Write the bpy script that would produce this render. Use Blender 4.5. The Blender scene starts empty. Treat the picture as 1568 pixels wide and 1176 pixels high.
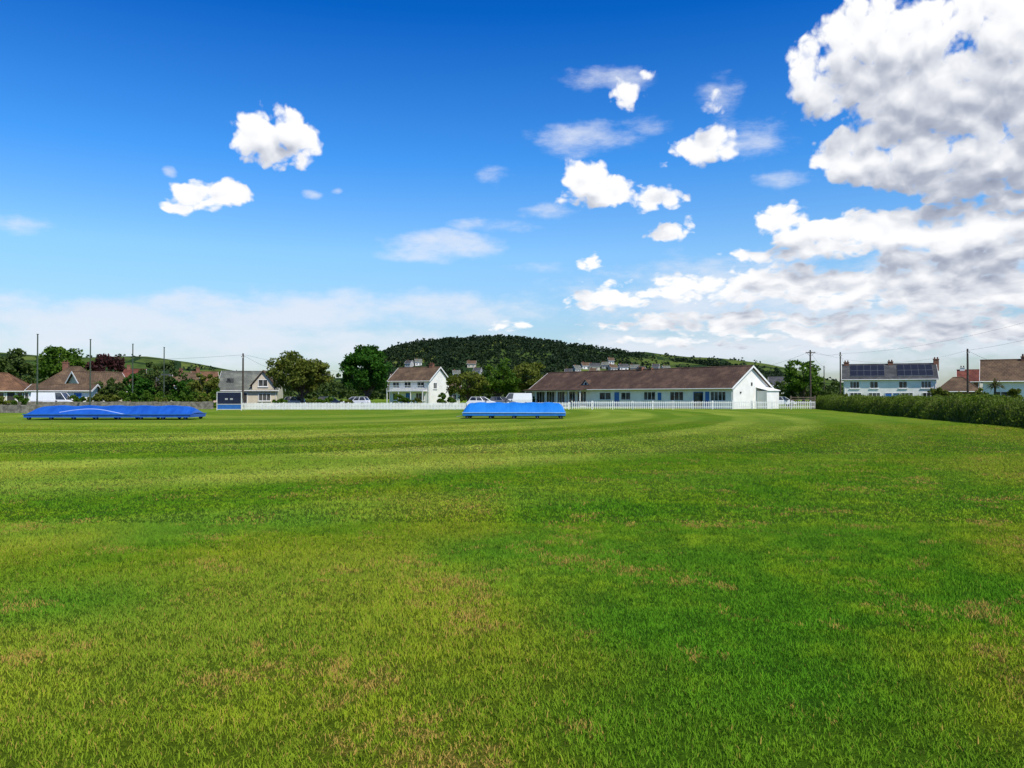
import bpy, math, random
import numpy as np
from mathutils import Vector, Matrix

scene = bpy.context.scene
F = 1230.0; HZ = 606.0; CAMH = 1.6
def WX(px, y): return (px-784.0)/F*y
def WZ(py, y): return CAMH+(HZ-py)/F*y

# ------------------------------------------------------------------ node helpers
class NT:
    def __init__(s, tree): s.t = tree; s.n = tree.nodes; s.l = tree.links
    def _in(s, sock, v):
        if v is None: return
        if isinstance(v, bpy.types.NodeSocket): s.l.new(v, sock)
        else: sock.default_value = v
    def m(s, op, a, b=None, c=None, clamp=False):
        n = s.n.new('ShaderNodeMath'); n.operation = op; n.use_clamp = clamp
        s._in(n.inputs[0], a); s._in(n.inputs[1], b)
        if c is not None: s._in(n.inputs[2], c)
        return n.outputs[0]
    def v(s, op, a, b=None, c=None):
        n = s.n.new('ShaderNodeVectorMath'); n.operation = op
        s._in(n.inputs[0], a); s._in(n.inputs[1], b)
        if c is not None: s._in(n.inputs[2], c)
        return n.outputs['Value'] if op in ('DOT_PRODUCT', 'LENGTH', 'DISTANCE') else n.outputs[0]
    def noise(s, vec, scale, detail=4, rough=0.55, dist=0.0, dim='3D'):
        n = s.n.new('ShaderNodeTexNoise'); n.noise_dimensions = dim
        s._in(n.inputs['Vector'], vec); n.inputs['Scale'].default_value = scale
        n.inputs['Detail'].default_value = detail; n.inputs['Roughness'].default_value = rough
        n.inputs['Distortion'].default_value = dist
        return n.outputs['Fac'], n.outputs['Color']
    def sep(s, vec):
        n = s.n.new('ShaderNodeSeparateXYZ'); s._in(n.inputs[0], vec); return n.outputs
    def comb(s, x, y, z):
        n = s.n.new('ShaderNodeCombineXYZ')
        s._in(n.inputs[0], x); s._in(n.inputs[1], y); s._in(n.inputs[2], z); return n.outputs[0]
    def ss(s, x, a, b, lo=0.0, hi=1.0, kind='SMOOTHSTEP'):
        n = s.n.new('ShaderNodeMapRange'); n.interpolation_type = kind
        s._in(n.inputs[0], x)
        for i, q in enumerate((a, b, lo, hi)): n.inputs[i+1].default_value = q
        return n.outputs[0]
    def mix(s, f, a, b, mode='MIX'):
        n = s.n.new('ShaderNodeMix'); n.data_type = 'RGBA'; n.blend_type = mode
        def col(q): return (q[0], q[1], q[2], 1.0) if isinstance(q, tuple) else q
        s._in(n.inputs[0], f); s._in(n.inputs[6], col(a)); s._in(n.inputs[7], col(b))
        return n.outputs[2]
    def ramp(s, f, stops):
        n = s.n.new('ShaderNodeValToRGB'); s._in(n.inputs[0], f)
        e = n.color_ramp.elements
        while len(e) < len(stops): e.new(0.5)
        for el, (p, c) in zip(e, stops): el.position = p; el.color = (c[0], c[1], c[2], 1)
        return n.outputs[0]
    def attr(s, name):
        n = s.n.new('ShaderNodeAttribute'); n.attribute_name = name; return n.outputs['Fac']
    def pos(s): return s.n.new('ShaderNodeNewGeometry').outputs['Position']

def new_mat(name):
    m = bpy.data.materials.new(name); m.use_nodes = True
    t = NT(m.node_tree); b = m.node_tree.nodes['Principled BSDF']
    return m, t, b

def mat(name, col, rough=0.7, var=0.15, scale=1.5, col2=None, bump=0.0, bscale=20, metal=0.0, spec=0.3, stretch=(1, 1, 1)):
    m, t, b = new_mat(name)
    tc = t.n.new('ShaderNodeTexCoord').outputs['Object']
    tc = t.v('MULTIPLY', tc, stretch)
    f, _ = t.noise(tc, scale, 6, 0.65)
    f = t.ss(f, 0.3, 0.7)
    c2 = col2 or tuple(max(0, c*(1-var*2)) for c in col)
    out = t.mix(f, c2, tuple(min(1, c*(1+var*0.5)) for c in col))
    t.l.new(out, b.inputs['Base Color'])
    b.inputs['Roughness'].default_value = rough; b.inputs['Metallic'].default_value = metal
    b.inputs['Specular IOR Level'].default_value = spec
    if bump:
        bn = t.n.new('ShaderNodeBump'); bn.inputs['Strength'].default_value = bump
        f2, _ = t.noise(tc, bscale, 3); t.l.new(f2, bn.inputs['Height']); t.l.new(bn.outputs[0], b.inputs['Normal'])
    return m

def roof_mat(name, c1, c2, tile=0.33):
    m, t, b = new_mat(name)
    tc = t.n.new('ShaderNodeTexCoord').outputs['Object']
    br = t.n.new('ShaderNodeTexBrick')
    o = t.sep(tc)
    vec = t.comb(o[0], t.m('MULTIPLY', o[2], 1.7), 0.0)
    t.l.new(vec, br.inputs['Vector'])
    br.inputs['Scale'].default_value = 1.0
    br.inputs['Brick Width'].default_value = tile; br.inputs['Row Height'].default_value = tile
    br.inputs['Mortar Size'].default_value = 0.02
    br.inputs['Color1'].default_value = (*c1, 1); br.inputs['Color2'].default_value = (*c2, 1)
    br.inputs['Mortar'].default_value = (c1[0]*.35, c1[1]*.35, c1[2]*.35, 1)
    f, _ = t.noise(tc, 0.7, 7, 0.7)
    lich = t.mix(t.ss(f, 0.42, 0.68), br.outputs['Color'], (c1[0]*1.4, c1[1]*1.4, c1[2]*1.3))
    f3, _ = t.noise(tc, 0.25, 5, 0.6)
    out = t.mix(t.ss(f3, 0.4, 0.7, 0, .6), lich, (c1[0]*.5, c1[1]*.5, c1[2]*.5))
    t.l.new(out, b.inputs['Base Color']); b.inputs['Roughness'].default_value = 0.9
    b.inputs['Specular IOR Level'].default_value = 0.12
    bn = t.n.new('ShaderNodeBump'); bn.inputs['Strength'].default_value = 0.6; bn.inputs['Distance'].default_value = 0.05
    t.l.new(br.outputs['Fac'], bn.inputs['Height']); bn.invert = True
    t.l.new(bn.outputs[0], b.inputs['Normal'])
    return m

def leaf_mat(name, dark, light, trans=0.3, nscale=0.5):
    m, t, b = new_mat(name)
    r = t.attr('rnd'); f, _ = t.noise(t.pos(), nscale, 3)
    k = t.m('ADD', t.m('MULTIPLY', r, 0.55), t.m('MULTIPLY', t.m('SUBTRACT', f, 0.25), 0.9), clamp=True)
    col = t.mix(k, dark, light)
    t.l.new(col, b.inputs['Base Color']); b.inputs['Roughness'].default_value = 0.6
    b.inputs['Specular IOR Level'].default_value = 0.12
    tr = t.n.new('ShaderNodeBsdfTranslucent')
    t.l.new(t.mix(0.5, col, t.mix(1.0, col, (1.3, 1.6, 0.6), 'MULTIPLY')), tr.inputs['Color'])
    mx = t.n.new('ShaderNodeMixShader'); mx.inputs[0].default_value = trans
    t.l.new(b.outputs[0], mx.inputs[1]); t.l.new(tr.outputs[0], mx.inputs[2])
    t.l.new(mx.outputs[0], t.n['Material Output'].inputs['Surface'])
    return m

# ------------------------------------------------------------------ mesh helpers
def link(o, parent=None):
    scene.collection.objects.link(o)
    if parent is not None: o.parent = parent
    return o
def empty(name, loc=(0, 0, 0), rz=0.0):
    o = bpy.data.objects.new(name, None); o.location = loc; o.rotation_euler = (0, 0, rz)
    o.empty_display_size = 0.5
    return link(o)

def np_mesh(name, V, Q, mat_, rnd=None, smooth=False):
    me = bpy.data.meshes.new(name); V = np.asarray(V, dtype=np.float32); Q = np.asarray(Q, dtype=np.int32)
    k = Q.shape[1]
    me.vertices.add(len(V)); me.vertices.foreach_set('co', V.ravel())
    me.loops.add(Q.size); me.loops.foreach_set('vertex_index', Q.ravel())
    me.polygons.add(len(Q)); me.polygons.foreach_set('loop_start', np.arange(len(Q), dtype=np.int32)*k)
    me.polygons.foreach_set('loop_total', np.full(len(Q), k, dtype=np.int32))
    if smooth: me.polygons.foreach_set('use_smooth', np.ones(len(Q), dtype=bool))
    me.update(calc_edges=True)
    if rnd is not None:
        a = me.attributes.new('rnd', 'FLOAT', 'POINT'); a.data.foreach_set('value', np.asarray(rnd, dtype=np.float32))
    me.materials.append(mat_)
    return me

class MB:
    def __init__(s): s.v = []; s.f = []
    def poly(s, pts):
        i = len(s.v); s.v += [tuple(p) for p in pts]; s.f.append(tuple(range(i, i+len(pts))))
    def hexa(s, b, t):
        i = len(s.v); s.v += [tuple(p) for p in b+t]
        s.f += [(i+3, i+2, i+1, i), (i+4, i+5, i+6, i+7)]+[(i+k, i+(k+1) % 4, i+4+(k+1) % 4, i+4+k) for k in range(4)]
    def box(s, a, b):
        x0, y0, z0 = a; x1, y1, z1 = b
        s.hexa([(x0, y0, z0), (x1, y0, z0), (x1, y1, z0), (x0, y1, z0)], [(x0, y0, z1), (x1, y0, z1), (x1, y1, z1), (x0, y1, z1)])
    def cyl(s, p0, p1, r0, r1=None, n=8):
        r1 = r0 if r1 is None else r1
        p0 = Vector(p0); p1 = Vector(p1); d = (p1-p0).normalized()
        u = d.orthogonal().normalized(); w = d.cross(u); i = len(s.v)
        for p, r in ((p0, r0), (p1, r1)):
            for k in range(n):
                a = 2*math.pi*k/n; s.v.append(tuple(p+u*math.cos(a)*r+w*math.sin(a)*r))
        s.f += [(i+k, i+(k+1) % n, i+n+(k+1) % n, i+n+k) for k in range(n)]
        s.f += [tuple(i+n-1-k for k in range(n)), tuple(i+n+k for k in range(n))]
    def prism(s, prof, y0, y1):
        i = len(s.v); n = len(prof)
        s.v += [(x, y0, z) for x, z in prof]+[(x, y1, z) for x, z in prof]
        s.f += [tuple(range(i, i+n)), tuple(i+n+n-1-k for k in range(n))]
        s.f += [(i+(k+1) % n, i+k, i+n+k, i+n+(k+1) % n) for k in range(n)]
    def obj(s, name, mat_, parent=None, bevel=0, smooth=False):
        me = bpy.data.meshes.new(name); me.from_pydata(s.v, [], s.f); me.materials.append(mat_)
        me.update()
        if smooth:
            for p in me.polygons: p.use_smooth = True
        o = bpy.data.objects.new(name, me); link(o, parent)
        if bevel:
            bm = o.modifiers.new('bevel', 'BEVEL'); bm.width = bevel; bm.segments = 2; bm.limit_method = 'ANGLE'
        return o

def leaf_quads(C, S, rng):
    n = len(C)
    a = rng.normal(size=(n, 3)); a /= np.linalg.norm(a, axis=1)[:, None]
    b = rng.normal(size=(n, 3)); b -= a*(a*b).sum(1)[:, None]; b /= np.linalg.norm(b, axis=1)[:, None]
    S = S[:, None]
    V = np.stack([C-a*S, C-b*S*0.6, C+a*S, C+b*S*0.6], 1).reshape(-1, 3)
    return V, np.arange(n*4).reshape(-1, 4)

def crown(center, R, nclump, nleaf, size, rng, hollow=0.45):
    c = np.array(center); R = np.array(R)
    d = rng.normal(size=(nclump, 3)); d /= np.linalg.norm(d, axis=1)[:, None]
    r = hollow+(1-hollow)*rng.random(nclump)**0.6
    lump = 1+0.16*np.sin(d[:, 0]*3+rng.random()*6)+0.13*np.sin(d[:, 2]*4+d[:, 1]*3+rng.random()*6)
    cc = d*(r*lump)[:, None]*0.86
    cc[:, 2] = np.where(cc[:, 2] < -0.55, -0.55-(cc[:, 2]+.55)*0.2, cc[:, 2])
    cc = cc*R+c
    cr = (0.14+0.16*rng.random(nclump))*R.mean()
    k = rng.integers(0, nclump, nleaf)
    off = rng.normal(size=(nleaf, 3)); off /= np.linalg.norm(off, axis=1)[:, None]
    off *= (rng.random(nleaf)**0.45)[:, None]*cr[k][:, None]
    off[:, 2] *= 0.75
    P = cc[k]+off
    cl = rng.random(nclump)
    rn = np.clip(0.6*cl[k]+0.4*rng.random(nleaf), 0, 1)
    return P, size*(0.6+0.8*rng.random(nleaf)), rn, cc

def tree(name, x, y, h, rx, leafm, barkm, seed, crown_base=0.28, n=5200, size=0.24, nclump=60, trunks=1):
    rng = np.random.default_rng(seed); e = empty(name, (x, y, 0))
    cz0 = h*crown_base; rz = (h-cz0)/2*1.05
    cen = (0, 0, cz0+rz*0.95)
    P, S, rn, cc = crown(cen, (rx, rx, rz), nclump, n, size, rng)
    V, Q = leaf_quads(P, S, rng)
    me = np_mesh('foliage', V, Q, leafm, np.repeat(rn, 4))
    link(bpy.data.objects.new('foliage', me), e)
    b = MB(); tr = 0.022*h+0.08
    top = (0.2, 0.1, cz0+rz*0.9)
    pts = [(0, 0, -0.1), (0.08, 0.05, cz0*0.6), (0.0, 0.1, cz0*1.15), top]; rr = [tr*1.3, tr, tr*.8, tr*.35]
    for i in range(3): b.cyl(pts[i], pts[i+1], rr[i], rr[i+1], 9)
    for i in range(min(14, len(cc))):
        q = cc[i*len(cc)//14]
        st = Vector((0.02, 0.08, cz0*(0.7+0.6*rng.random())))
        md = st.lerp(Vector(q), 0.5)+Vector((0, 0, -0.25))
        b.cyl(st, md, tr*0.38, tr*0.22, 6); b.cyl(md, tuple(q), tr*0.22, tr*0.07, 5)
    b.obj('trunk_and_limbs', barkm, e)
    return e

def leaf_mass(name, crowns, leafm, seed, parent=None, loc=(0, 0, 0)):
    rng = np.random.default_rng(seed); Ps = []; Ss = []; Rs = []
    for (x, y, z, rx, ry, rz, nc, nl, sz) in crowns:
        P, S, rn, _ = crown((x, y, z), (rx, ry, rz), nc, nl, sz, rng)
        Ps.append(P); Ss.append(S); Rs.append(np.clip(rn*0.7+0.3*rng.random(), 0, 1))
    P = np.concatenate(Ps); S = np.concatenate(Ss); R = np.concatenate(Rs)
    V, Q = leaf_quads(P, S, rng)
    me = np_mesh(name, V, Q, leafm, np.repeat(R, 4))
    o = bpy.data.objects.new(name, me); o.location = loc
    return link(o, parent)

# ------------------------------------------------------------------ materials
M_white = mat('white_render', (0.82, 0.79, 0.73), 0.8, 0.06, 0.8, bump=0.1)
M_whitepaint = mat('white_paint', (0.8, 0.785, 0.75), 0.5, 0.06, 2)
M_cream = mat('cream_render', (0.60, 0.52, 0.39), 0.85, 0.08, 0.8)
M_pink = mat('pink_render', (0.6, 0.42, 0.36), 0.85, 0.08, 0.8)
M_grey_wall = mat('grey_render', (0.42, 0.42, 0.40), 0.85, 0.1, 0.8)
M_glass, _t, _b = new_mat('window_glass'); _b.inputs['Roughness'].default_value = 0.08
_f, _ = _t.noise(_t.pos(), 0.8, 2); _t.l.new(_t.mix(_t.ss(_f, .4, .6), (0.012, 0.015, 0.018), (0.09, 0.09, 0.085)), _b.inputs['Base Color'])
M_dark = mat('dark_timber', (0.05, 0.045, 0.04), 0.8, 0.2, 3)  # plain dark brown, shared by doors, frames and small fittings
M_black = mat('black_rubber', (0.02, 0.02, 0.02), 0.8, 0.1, 3)
M_steel = mat('galvanised_steel', (0.32, 0.33, 0.34), 0.45, 0.1, 3, metal=0.6)
M_roof_pav = roof_mat('pavilion_tiles', (0.112, 0.069, 0.052), (0.075, 0.048, 0.038))
M_roof_br = roof_mat('brown_tiles', (0.13, 0.086, 0.056), (0.09, 0.060, 0.041))
M_roof_or = roof_mat('orange_tiles', (0.165, 0.088, 0.052), (0.12, 0.066, 0.04))
M_roof_gr = roof_mat('slate_tiles', (0.075, 0.076, 0.080), (0.055, 0.057, 0.062))
M_roof_gn = roof_mat('grey_green_tiles', (0.15, 0.155, 0.135), (0.11, 0.12, 0.105))
M_roof_red = roof_mat('red_tiles', (0.15, 0.052, 0.038), (0.115, 0.042, 0.032))
M_brick = mat('brick', (0.24, 0.11, 0.07), 0.9, 0.2, 6)
M_stone = mat('stone_wall', (0.24, 0.215, 0.175), 0.95, 0.3, 2.5, bump=0.8, bscale=4)
M_wood = mat('weathered_timber', (0.16, 0.12, 0.085), 0.85, 0.25, 4, stretch=(1, 1, .3))
M_woodpole = mat('creosoted_pole', (0.085, 0.065, 0.05), 0.85, 0.25, 4)
M_greenpost = mat('green_post', (0.06, 0.08, 0.055), 0.6, 0.15, 3)
M_bluepaint = mat('blue_paint', (0.03, 0.14, 0.42), 0.5, 0.1, 3)
M_navy = mat('navy_board', (0.012, 0.018, 0.045), 0.6, 0.2, 3)
M_asphalt = mat('asphalt', (0.055, 0.055, 0.057), 0.9, 0.15, 1)
M_bark = mat('bark', (0.10, 0.075, 0.055), 0.95, 0.3, 5, bump=.5)
M_solar, _t, _b = new_mat('solar_panel_glass'); _b.inputs['Roughness'].default_value = 0.35
_f, _ = _t.noise(_t.pos(), 2, 3); _t.l.new(_t.mix(_f, (0.008, 0.009, 0.018), (0.016, 0.018, 0.032)), _b.inputs['Base Color'])

L_green = leaf_mat('leaves_green', (0.022, 0.062, 0.006), (0.115, 0.20, 0.016))
L_olive = leaf_mat('leaves_olive', (0.040, 0.062, 0.008), (0.20, 0.22, 0.035))
L_deep = leaf_mat('leaves_deep', (0.012, 0.048, 0.006), (0.055, 0.155, 0.012))
L_copper = leaf_mat('leaves_copper', (0.030, 0.013, 0.014), (0.11, 0.038, 0.036))
L_dist = leaf_mat('leaves_distant', (0.022, 0.044, 0.010), (0.080, 0.115, 0.022), 0.2, 0.08)
L_hill = leaf_mat('leaves_hill', (0.011, 0.027, 0.014), (0.038, 0.062, 0.022), 0.15, 0.03)
L_hedge = leaf_mat('leaves_hedge', (0.030, 0.06, 0.006), (0.14, 0.20, 0.016), 0.3, 0.7)
L_palm = leaf_mat('leaves_palm', (0.05, 0.06, 0.02), (0.13, 0.12, 0.05))

# ------------------------------------------------------------------ grass colour
def grass_color(t, blade):
    P = t.pos(); o = t.sep(P)
    P2 = t.comb(o[0], o[1], 0.0)
    dx = t.m('DIVIDE', t.m('ADD', o[0], 20.0), 37.0); dy = t.m('DIVIDE', t.m('SUBTRACT', o[1], 80.0), 60.0)
    r = t.m('SQRT', t.m('ADD', t.m('MULTIPLY', dx, dx), t.m('MULTIPLY', dy, dy)))
    n1, n1c = t.noise(P2, 0.42, 4, 0.70, dim='2D')
    nm, _ = t.noise(P2, 0.11, 3, 0.6, dim='2D')
    r2 = t.m('ADD', r, t.m('MULTIPLY', nm, 0.035))
    s = t.m('SINE', t.m('MULTIPLY', r2, 66.0)); s2 = t.m('SINE', t.m('MULTIPLY', r2, 24.0))
    st = t.m('ADD', t.m('MULTIPLY', t.ss(s, -0.25, 0.5), 0.45), t.m('MULTIPLY', t.ss(s2, -0.2, 0.4), 0.55))
    env = t.m('MULTIPLY', t.ss(r, 0.1, 0.4), t.ss(r, 1.12, 1.4, 1.0, 0.0))
    stm = t.m('MULTIPLY', t.m('MULTIPLY', st, env), t.ss(nm, 0.35, 0.55, 0.5, 1.0))
    n2, _ = t.noise(P2, 2.6, 4, 0.78, dim='2D')
    n3, _ = t.noise(P2, 0.75, 6, 0.72, dim='2D')
    n4, _ = t.noise(P2, 40.0, 3, 0.7, dim='2D')
    olive = t.ss(nm, 0.46, 0.62)
    lush = t.ss(n1, 0.66, 0.36)
    g = t.mix(lush, (0.195, 0.325, 0.012), (0.085, 0.245, 0.010))
    g = t.mix(t.ss(n2, 0.40, 0.62, 0.0, 0.72), g, (0.050, 0.165, 0.008))
    g = t.mix(t.m('MULTIPLY', olive, 0.40), g, (0.27, 0.28, 0.018))
    dist = t.ss(o[1], 8.0, 30.0)
    g = t.mix(t.m('MULTIPLY', dist, 0.40), g, (0.20, 0.295, 0.018))
    g = t.mix(t.m('MULTIPLY', env, 0.28), g, (0.08, 0.185, 0.008))
    g = t.mix(t.m('MULTIPLY', stm, 0.52), g, (0.44, 0.52, 0.075))
    dry = t.m('MULTIPLY', t.ss(n3, 0.53, 0.63), t.ss(n2, 0.36, 0.56))
    dry = t.m('MULTIPLY', dry, t.m('SUBTRACT', 1.0, t.m('MULTIPLY', env, .6)))
    if blade:
        rr = t.attr('rnd')
        g = t.mix(t.ss(rr, 0.0, 1.0, 0.0, 0.6), g, t.mix(1.0, g, (1.8, 1.5, 2.2), 'MULTIPLY'))
        th = t.m('SUBTRACT', t.m('ADD', t.m('MULTIPLY', dry, 0.62), t.m('MULTIPLY', olive, 0.08)), rr)
        g = t.mix(t.ss(th, -0.04, 0.06), g, (0.46, 0.31, 0.075))
    else:
        soil = t.mix(t.ss(n4, 0.35, 0.65), (0.26, 0.22, 0.02), (0.46, 0.33, 0.08))
        g = t.mix(t.m('MULTIPLY', dry, 0.55), g, soil)
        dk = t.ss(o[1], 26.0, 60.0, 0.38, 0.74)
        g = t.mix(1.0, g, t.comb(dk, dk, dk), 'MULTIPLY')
        g = t.mix(t.ss(n4, 0.3, 0.7, 0.0, 1.0), t.mix(1.0, g, (0.7, 0.72, 0.66), 'MULTIPLY'), t.mix(1.0, g, (1.2, 1.18, 1.25), 'MULTIPLY'))
    return g, n2, n4

M_ground, t, b = new_mat('grass_field')
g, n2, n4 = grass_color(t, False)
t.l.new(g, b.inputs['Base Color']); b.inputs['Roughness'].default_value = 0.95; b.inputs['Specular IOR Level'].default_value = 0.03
bn = t.n.new('ShaderNodeBump'); bn.inputs['Strength'].default_value = 0.7; bn.inputs['Distance'].default_value = 0.03
t.l.new(t.m('ADD', n4, n2), bn.inputs['Height']); t.l.new(bn.outputs[0], b.inputs['Normal'])

M_blade, t, b = new_mat('grass_blades')
g, n2, n4 = grass_color(t, True)
t.n.remove(b)
nrm_ = t.v('NORMALIZE', t.v('ADD', t.v('MULTIPLY', t.n.new('ShaderNodeNewGeometry').outputs['Normal'], (.95, .95, .95)), (0.0, 0.0, 0.55)))
df = t.n.new('ShaderNodeBsdfDiffuse'); t.l.new(g, df.inputs['Color']); t.l.new(nrm_, df.inputs['Normal'])
tr = t.n.new('ShaderNodeBsdfTranslucent'); t.l.new(g, tr.inputs['Color'])
mx = t.n.new('ShaderNodeMixShader'); mx.inputs[0].default_value = 0.26
t.l.new(df.outputs[0], mx.inputs[1]); t.l.new(tr.outputs[0], mx.inputs[2]); t.l.new(mx.outputs[0], t.n['Material Output'].inputs['Surface'])

gb = MB(); gb.poly([(-4000, -1500, 0), (4000, -1500, 0), (4000, 6000, 0), (-4000, 6000, 0)])
gb.obj('ground', M_ground)

def blades(n, size, h, w, seed):
    rng = np.random.default_rng(seed)
    nt = n//9; tx = rng.random(nt)*size-size/2; ty = rng.random(nt)*size-size/2; th = .55+.95*rng.random(nt)**1.4
    k = rng.integers(0, nt, n); loose = rng.random(n) < .35
    x = np.where(loose, rng.random(n)*size-size/2, tx[k]+rng.normal(size=n)*h*.35); y = np.where(loose, rng.random(n)*size-size/2, ty[k]+rng.normal(size=n)*h*.35)
    a = rng.random(n)*2*math.pi; hh = h*(0.5+0.6*rng.random(n))*np.where(loose, .8, th[k]); ww = w*(0.6+0.7*rng.random(n))/2
    la = rng.random(n)*2*math.pi; lean = hh*(0.2+1.0*rng.random(n))
    B = np.stack([x, y, np.zeros(n)], 1); W = np.stack([np.cos(a)*ww, np.sin(a)*ww, np.zeros(n)], 1)
    Lv = np.stack([np.cos(la)*lean, np.sin(la)*lean, np.zeros(n)], 1); U = np.stack([np.zeros(n), np.zeros(n), hh], 1)
    v0 = B-W; v1 = B+W; v2 = B+W*0.8+Lv*0.35+U*0.62; v3 = B-W*0.8+Lv*0.35+U*0.62; v4 = B+Lv+U
    V = np.stack([v0, v1, v2, v3, v4], 1).reshape(-1, 3)
    i = np.arange(n)*5
    T = np.concatenate([np.stack([i, i+1, i+2], 1), np.stack([i, i+2, i+3], 1), np.stack([i+3, i+2, i+4], 1)])
    return np_mesh('blades', V, T, M_blade, np.repeat(rng.random(n), 5))

ge = empty('grass')
rg = random.Random(5)
near = [blades(8000, 1.1, 0.029, 0.0046, s) for s in (1, 2, 3, 9)]
mid = [blades(7000, 2.2, 0.030, 0.010, s) for s in (4, 5, 6)]
far = [blades(5000, 4.4, 0.029, 0.022, s) for s in (7, 8)]
def scatter(meshes, step, y0, y1, mg):
    y = y0
    while y < y1:
        lim = 0.66*(y+step)+mg; x = -math.ceil(lim/step)*step
        while x <= lim:
            o = bpy.data.objects.new('grass_patch', rg.choice(meshes))
            o.location = (x+step/2, y+step/2, 0.0); o.rotation_euler = (0, 0, rg.choice([0, 1, 2, 3])*math.pi/2)
            o.scale = (1, 1, 0.85+0.35*rg.random()); link(o, ge)
            x += step
        y += step
scatter(near, 1.0, 2.0, 10.0, 1.0)
scatter(mid, 2.0, 10.0, 22.0, 2.0)
scatter(far, 4.0, 22.0, 46.0, 2.0)

# ------------------------------------------------------------------ blue wheeled pitch covers
def cover_mat(name, c1, c2, curve):
    m, t, b = new_mat(name)
    tc = t.n.new('ShaderNodeTexCoord').outputs['Object']; o = t.sep(tc)
    f, _ = t.noise(t.v('MULTIPLY', tc, (2, .6, 1)), 1.2, 5, .6)
    c = t.mix(t.ss(f, .3, .7), c1, c2)
    if curve:
        zz = t.m('ADD', t.m('MULTIPLY', t.m('SINE', t.m('MULTIPLY', t.m('ADD', o[0], 3.2), 0.85)), 0.22), 0.50)
        d = t.m('ABSOLUTE', t.m('SUBTRACT', o[2], zz))
        msk = t.m('MULTIPLY', t.m('LESS_THAN', d, 0.018), t.m('MULTIPLY', t.m('GREATER_THAN', o[0], -3.2), t.m('LESS_THAN', o[0], 2.2)))
        c = t.mix(t.m('MULTIPLY', msk, 0.6), c, (0.5, 0.62, 0.8))
    t.l.new(c, b.inputs['Base Color']); b.inputs['Roughness'].default_value = 0.38
    bn = t.n.new('ShaderNodeBump'); bn.inputs['Strength'].default_value = 0.5; bn.inputs['Distance'].default_value = 0.08
    fw, _ = t.noise(t.v('MULTIPLY', tc, (2.5, .5, .5)), 1.5, 4, .5); t.l.new(fw, bn.inputs['Height']); t.l.new(bn.outputs[0], b.inputs['Normal'])
    return m
M_cov1 = cover_mat('royal_blue_tarpaulin', (0.006, 0.065, 0.36), (0.012, 0.10, 0.47), True)
M_cov2 = cover_mat('bright_blue_tarpaulin', (0.008, 0.15, 0.52), (0.015, 0.19, 0.62), False)
M_trim = mat('pale_blue_webbing', (0.3, 0.5, 0.75), 0.6, 0.1, 3)

def pitch_cover(x, y, rz, Lx, W, h, z0, tarp, seed, slant):
    e = empty('wheeled_pitch_cover', (x, y, 0), rz); rng = random.Random(seed)
    nx, ny = 48, 18; V = []; Q = []
    for i in range(nx+1):
        u = -1+2*i/nx
        endd = min(1.0, (1-abs(u))*Lx/2/slant)
        prof = math.sin(min(1, endd)*math.pi/2)**0.8
        bay = 0.028*math.cos(i/nx*2*math.pi*6)
        for j in range(ny+1):
            a = math.pi*j/ny; yy = -math.cos(a)*W/2
            ridge = 1-abs(math.cos(a))**2.2
            z = z0+(h-z0)*ridge*(0.12+0.88*prof)+bay*ridge*prof+rng.uniform(-.008, .008)
            V.append((u*Lx/2, yy*(0.9+0.1*prof), z))
    for i in range(nx):
        for j in range(ny):
            k = i*(ny+1)+j; Q.append((k, k+ny+1, k+ny+2, k+1))
    me = np_mesh('tarpaulin', V, Q, tarp, smooth=True); o = link(bpy.data.objects.new('tarpaulin', me), e)
    so = o.modifiers.new('s', 'SOLIDIFY'); so.thickness = 0.02
    b = MB()
    b.box((-Lx/2+.05, -W/2+.02, z0-0.2), (Lx/2-.05, -W/2+.045, z0+.02))
    b.box((-Lx/2+.05, W/2-.045, z0-0.2), (Lx/2-.05, W/2-.02, z0+.02))
    b.box((-Lx/2+.02, -W/2+.1, z0-0.2), (-Lx/2+.045, W/2-.1, z0+.02)); b.box((Lx/2-.045, -W/2+.1, z0-0.2), (Lx/2-.02, W/2-.1, z0+.02))
    b.obj('skirt', tarp, e)
    b = MB()
    b.box((-Lx/2, -W/2-.03, z0-0.02), (Lx/2, -W/2+.015, z0+.035)); b.box((-Lx/2, W/2-.015, z0-0.02), (Lx/2, W/2+.03, z0+.035))
    b.obj('edge_webbing', M_trim if tarp is M_cov2 else M_bluepaint, e)
    b = MB(); w = MB(); hb = MB(); n = max(4, int(Lx/1.5))
    b.box((-Lx/2+.06, -W/2+.06, .16), (Lx/2-.06, -W/2+.11, .21)); b.box((-Lx/2+.06, W/2-.11, .16), (Lx/2-.06, W/2-.06, .21))
    for k in range(n+1):
        xx = -Lx/2+.35+(Lx-.7)*k/n
        b.box((xx-.02, -W/2+.11, .165), (xx+.02, W/2-.11, .205))
        for sgn in (-1, 1):
            yy = sgn*(W/2-.14); w.cyl((xx, yy-.04, .13), (xx, yy+.04, .13), .13, n=16); hb.cyl((xx, yy-.05, .13), (xx, yy+.05, .13), .05, n=10)
    b.obj('steel_frame', M_dark, e); w.obj('wheels', M_black, e); hb.obj('wheel_hubs', M_steel, e)
    b = MB()
    b.cyl((-Lx/2, 0, .19), (-Lx/2-.5, 0, .12), .02); b.cyl((-Lx/2-.5, -.3, .12), (-Lx/2-.5, .3, .12), .02)
    b.obj('tow_bar', M_steel, e)
yy = 53.5; pitch_cover(WX(173, yy)-.3, yy+1.2, math.radians(1), 11.0, 3.0, 0.93, 0.36, M_cov1, 1, 0.9)
yy = 56.0; pitch_cover(WX(788, yy), yy+1.2, math.radians(-2), 7.2, 3.0, 1.12, 0.42, M_cov2, 2, 0.55)

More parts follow.
